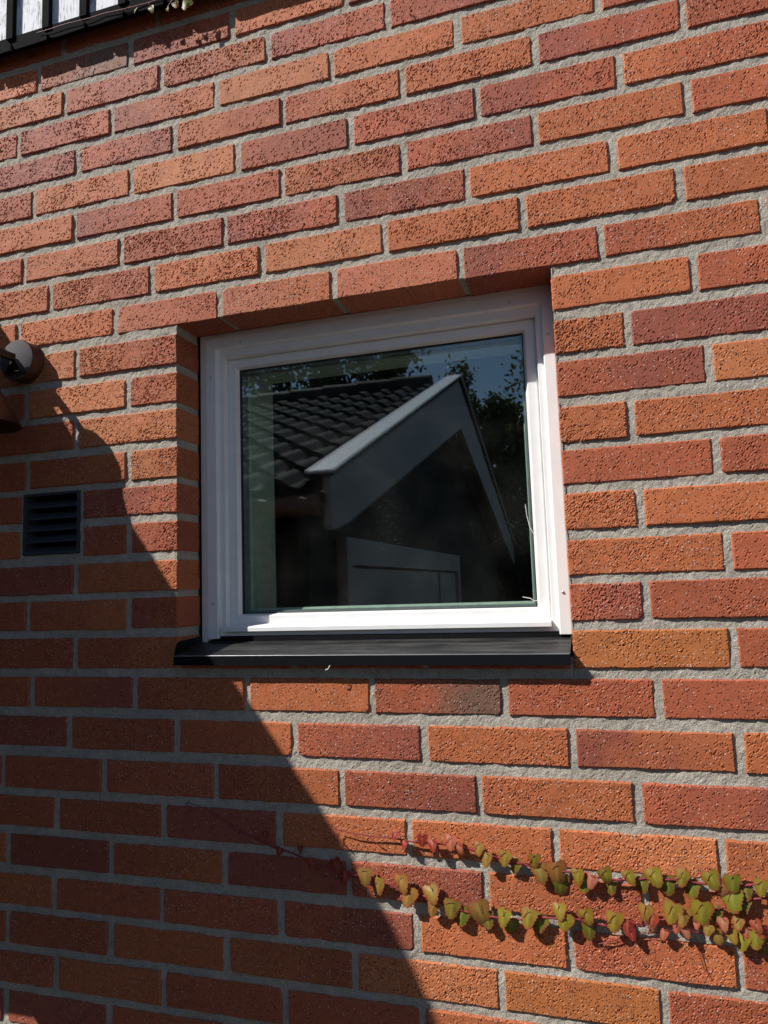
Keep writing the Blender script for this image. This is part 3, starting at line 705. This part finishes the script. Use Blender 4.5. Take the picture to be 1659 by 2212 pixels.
# ================================================================== GARAGE ACROSS THE YARD (seen mirrored in the pane)
gx = -0.60; eN, eF, ap = -2.15, -10.6, -6.2; zE, zA = H - 0.02, H + 1.63
gar = empty('garage', (gx, ap, 0)); tag(gar, 'tiled garage with white gable boards, mirrored in the window pane', 'garage')
DARKW = mat_plain('dark_stained_cladding', (0.010, 0.009, 0.010), 0.8, nscale=5, namt=0.3)
GW = mat_plain('white_barge_paint', (0.33, 0.33, 0.35), 0.5); TILE = mat_plain('weathered_roof_tile', (0.024, 0.023, 0.021), 0.75, nscale=4, namt=0.35)
BROWN = mat_plain('brown_gutter', (0.16, 0.075, 0.045), 0.45); FLASH = mat_plain('pale_metal_flashing', (0.75, 0.78, 0.85), 0.5, 0.2)
slope = (zA - zE) / (eN - ap)
def roofz(y, off=0.0): return (zA - (y - ap) * slope if y > ap else zA - (ap - y) * (zA - zE) / (ap - eF)) + off
# body
MB().prism([(-2.45, 0), (-2.45, zE - .25), (ap, zA - .35), (-10.3, zE - .25), (-10.3, 0)], 'x', -7.5, gx - .25).build('wall', DARKW, gar)
# roof deck
MB().prism([(eN, zE - .06), (ap, zA - .06), (eF, zE - .06), (eF, zE - .12), (ap, zA - .12), (eN, zE - .12)], 'x', -7.6, gx - .02).build('roof', DARKW, gar)
roof = bpy.data.objects['roof']
# pantiles on the slope that faces this wall
L = math.hypot(eN - ap, zA - zE); nrow = 13; ncol = 23; tw = .245; tl = L / nrow
m = MB(); ns = 8; vs = []; fs = []
for j, (t, lift) in enumerate(((0, .0), (1.06, .028))):
    for i in range(ns + 1):
        s = i / ns; w_ = .032 * math.sin(s * 2 * math.pi) + .018
        vs.append((s * tw * 1.02, t * tl, w_ + lift))
for i in range(ns + 1): vs.append((vs[ns + 1 + i][0], vs[ns + 1 + i][1], vs[ns + 1 + i][2] - .02))
for i in range(ns):
    fs.append((i, ns + 1 + i, ns + 2 + i, i + 1)); fs.append((ns + 1 + i, 2 * ns + 2 + i, 2 * ns + 3 + i, ns + 2 + i))
m.add(vs, fs, False); tm = m.mesh('roof_tile'); tm.materials.append(TILE)
ang = math.atan2(zA - zE, eN - ap)
for a in range(nrow):
    for b in range(ncol):
        o = link('roof_tile', tm, None, roof)
        yy = ap + (eN - ap) * a / nrow; zz = zA + (zE - zA) * a / nrow
        o.location = (gx - .13 - (b + 1) * tw, yy, zz - .03); o.rotation_euler = (-ang + random.uniform(-.008, .008), 0, random.uniform(-.012, .012))
for b in range(14):
    MB().tube([(gx - .3 - b * .42, ap, zA + .03), (gx - .3 - (b + 1) * .42 - .03, ap, zA + .045)], .09, 10).build('ridge_tile', TILE, roof)
# barge boards and flashing
for s, ye in ((1, eN), (-1, eF)):
    MB().prism([(ye + s * .0, zE + .02), (ap, zA + .02), (ap, zA - .52), (ye - s * .30, zE - .20), (ye - s * .02, zE - .27), (ye, zE - .25)], 'x', gx - .03 - .0005 * s, gx + .002 * s + .01).build('barge_board', GW, roof)
    MB().prism([(ye - s * .02, zE - .125), (ap, zA - .125), (ap, zA - .15), (ye - s * .02, zE - .15)], 'x', gx - .26, gx - .034).build('soffit', GW, roof)
    MB().prism([(ye + s * .05, zE + .055), (ap, zA + .085), (ap, zA + .072), (ye + s * .05, zE + .040)], 'x', gx - .12, gx + .045 + .001 * s).build('flashing', FLASH, roof)
    MB().prism([(ye + s * .02, zE + .035), (ap, zA + .066), (ap, zA + .022), (ye + s * .02, zE + .022)], 'x', gx - .028, gx + .03 + .001 * s).build('drip_batten', DARKW, roof)
# gutter, downpipe
MB().tube([(-7.4, eN + .02, zE - .13), (gx - .05, eN + .02, zE - .13)], .06, 10).build('gutter', BROWN, roof)
MB().tube([(-1.05, eN + .0, zE - .15), (-1.05, eN - .16, zE - .45), (-1.05, eN - .16, .05)], .05, 10).build('downpipe', BROWN, gar)
# white door in the gable end
yA, yB, zt = -2.89, -6.72, H - .275
o = MB().box((gx - .24, yB, zt - .18), (gx - .17, yA, zt)).build('door_head', GW, gar)
MB().box((gx - .24, yA - .12, 0), (gx - .17, yA, zt - .181)).build('door_jamb', GW, gar); MB().box((gx - .24, yB, 0), (gx - .17, yB + .12, zt - .181)).build('door_jamb', GW, gar)
for i in range(2):
    ya = yA - .13 - i * 2.75
    MB().box((gx - .235, ya - (2.65 if i == 0 else .80), 0), (gx - .20, ya, zt - .20)).build('door_leaf', GW, gar)

# ================================================================== TREES BEHIND THE GARAGE (mirrored in the pane)
BARK = mat_plain('tree_bark', (0.07, 0.055, 0.04), 0.9)
def tree(name, label, loc, height, rad, z_low, nleaf, mat, leaf=.09, seed=1, group='trees mirrored in the window pane'):
    r = np.random.default_rng(seed); t = empty(name, loc); tag(t, label, 'tree', group)
    m = MB(); X, Y, _ = loc
    m.tube([(X, Y, 0), (X + .05, Y, height * .3), (X - .05, Y + .05, height * .6), (X, Y, height * .92)], [.16, .13, .08, .02], 8)
    for i in range(12):
        a = r.uniform(0, 6.28); h0 = r.uniform(.25, .75) * height; q = rad * r.uniform(.5, .9)
        m.tube([(X, Y, h0), (X + .5 * q * math.cos(a), Y + .5 * q * math.sin(a), h0 + .3 * q), (X + q * math.cos(a), Y + q * math.sin(a), h0 + .7 * q)], [.05, .03, .01], 5)
    m.build('trunk', BARK, t)
    nc = 90; cen = []
    for i in range(nc):
        h = r.uniform(z_low, height); k = (h - z_low) / (height - z_low); rr = rad * (math.sqrt(max(.02, 1 - (2 * k - .75) ** 2 / 1.6)) ) * math.sqrt(r.uniform(.1, 1))
        a = r.uniform(0, 6.28); cen.append((X + rr * math.cos(a), Y + rr * math.sin(a), h, r.uniform(.2, .55) * (.25 + .3 * rad)))
    cen = np.array(cen); ci = r.integers(0, nc, nleaf); d = r.normal(size=(nleaf, 3)); d /= np.linalg.norm(d, axis=1)[:, None]
    P = cen[ci, :3] + r.normal(size=(nleaf, 3)) * (cen[ci, 3] * np.array([[.62], [.62], [.85]])).T
    u = r.normal(size=(nleaf, 3)); u /= np.linalg.norm(u, axis=1)[:, None]; v = np.cross(u, r.normal(size=(nleaf, 3))); v /= np.linalg.norm(v, axis=1)[:, None]
    sz = leaf * r.uniform(.6, 1.3, nleaf)[:, None]
    V = np.stack([P - u * sz, P + v * sz * .5, P + u * sz, P - v * sz * .5], 1).reshape(-1, 3); F = np.arange(nleaf * 4).reshape(-1, 4)
    me, c0 = mesh_arrays('crown', V, F, None, np.zeros(nleaf, bool), mat)
    link('crown', me, None, t, loc=tuple(c0))
F1 = mat_foliage('dark_foliage', (0.035, 0.055, 0.018), (0.06, 0.085, 0.022)); F2 = mat_foliage('sunny_foliage', (0.06, 0.09, 0.02), (0.11, 0.12, 0.03))
tree('garden_tree', 'dark dense tree behind the tiled roof, leftmost in the pane', (-8.6, -14, 0), 10.5, 2.3, 1.0, 26000, F1, .08, 11)
tree('garden_tree', 'dark tree rising over the middle of the tiled ridge in the pane', (-5.6, -14.5, 0), 10.0, 2.1, 1.0, 26000, F1, .08, 12)
tree('garden_tree', 'dark pointed tree just left of the gable peak in the pane', (-3.9, -15.5, 0), 7.6, 1.2, 1.0, 20000, F1, .07, 13)
tree('garden_tree', 'sunlit green tree right of the gable peak in the pane', (-2.15, -15.0, 0), 6.5, 0.8, .8, 18000, F2, .06, 14)
tree('garden_tree', 'low dark tree filling the right side of the pane', (-1.15, -14.0, 0), 5.3, 1.15, .0, 24000, F1, .07, 15)
tree('garden_tree', 'sparse leafy tree against blue sky at the right edge of the pane', (-0.30, -13.0, 0), 6.4, .60, 3.9, 700, F2, .07, 16)
tree('garden_tree', 'dark bush in the lower right corner of the pane', (-0.6, -12.6, 0), 3.9, 1.25, .0, 24000, F1, .07, 17)
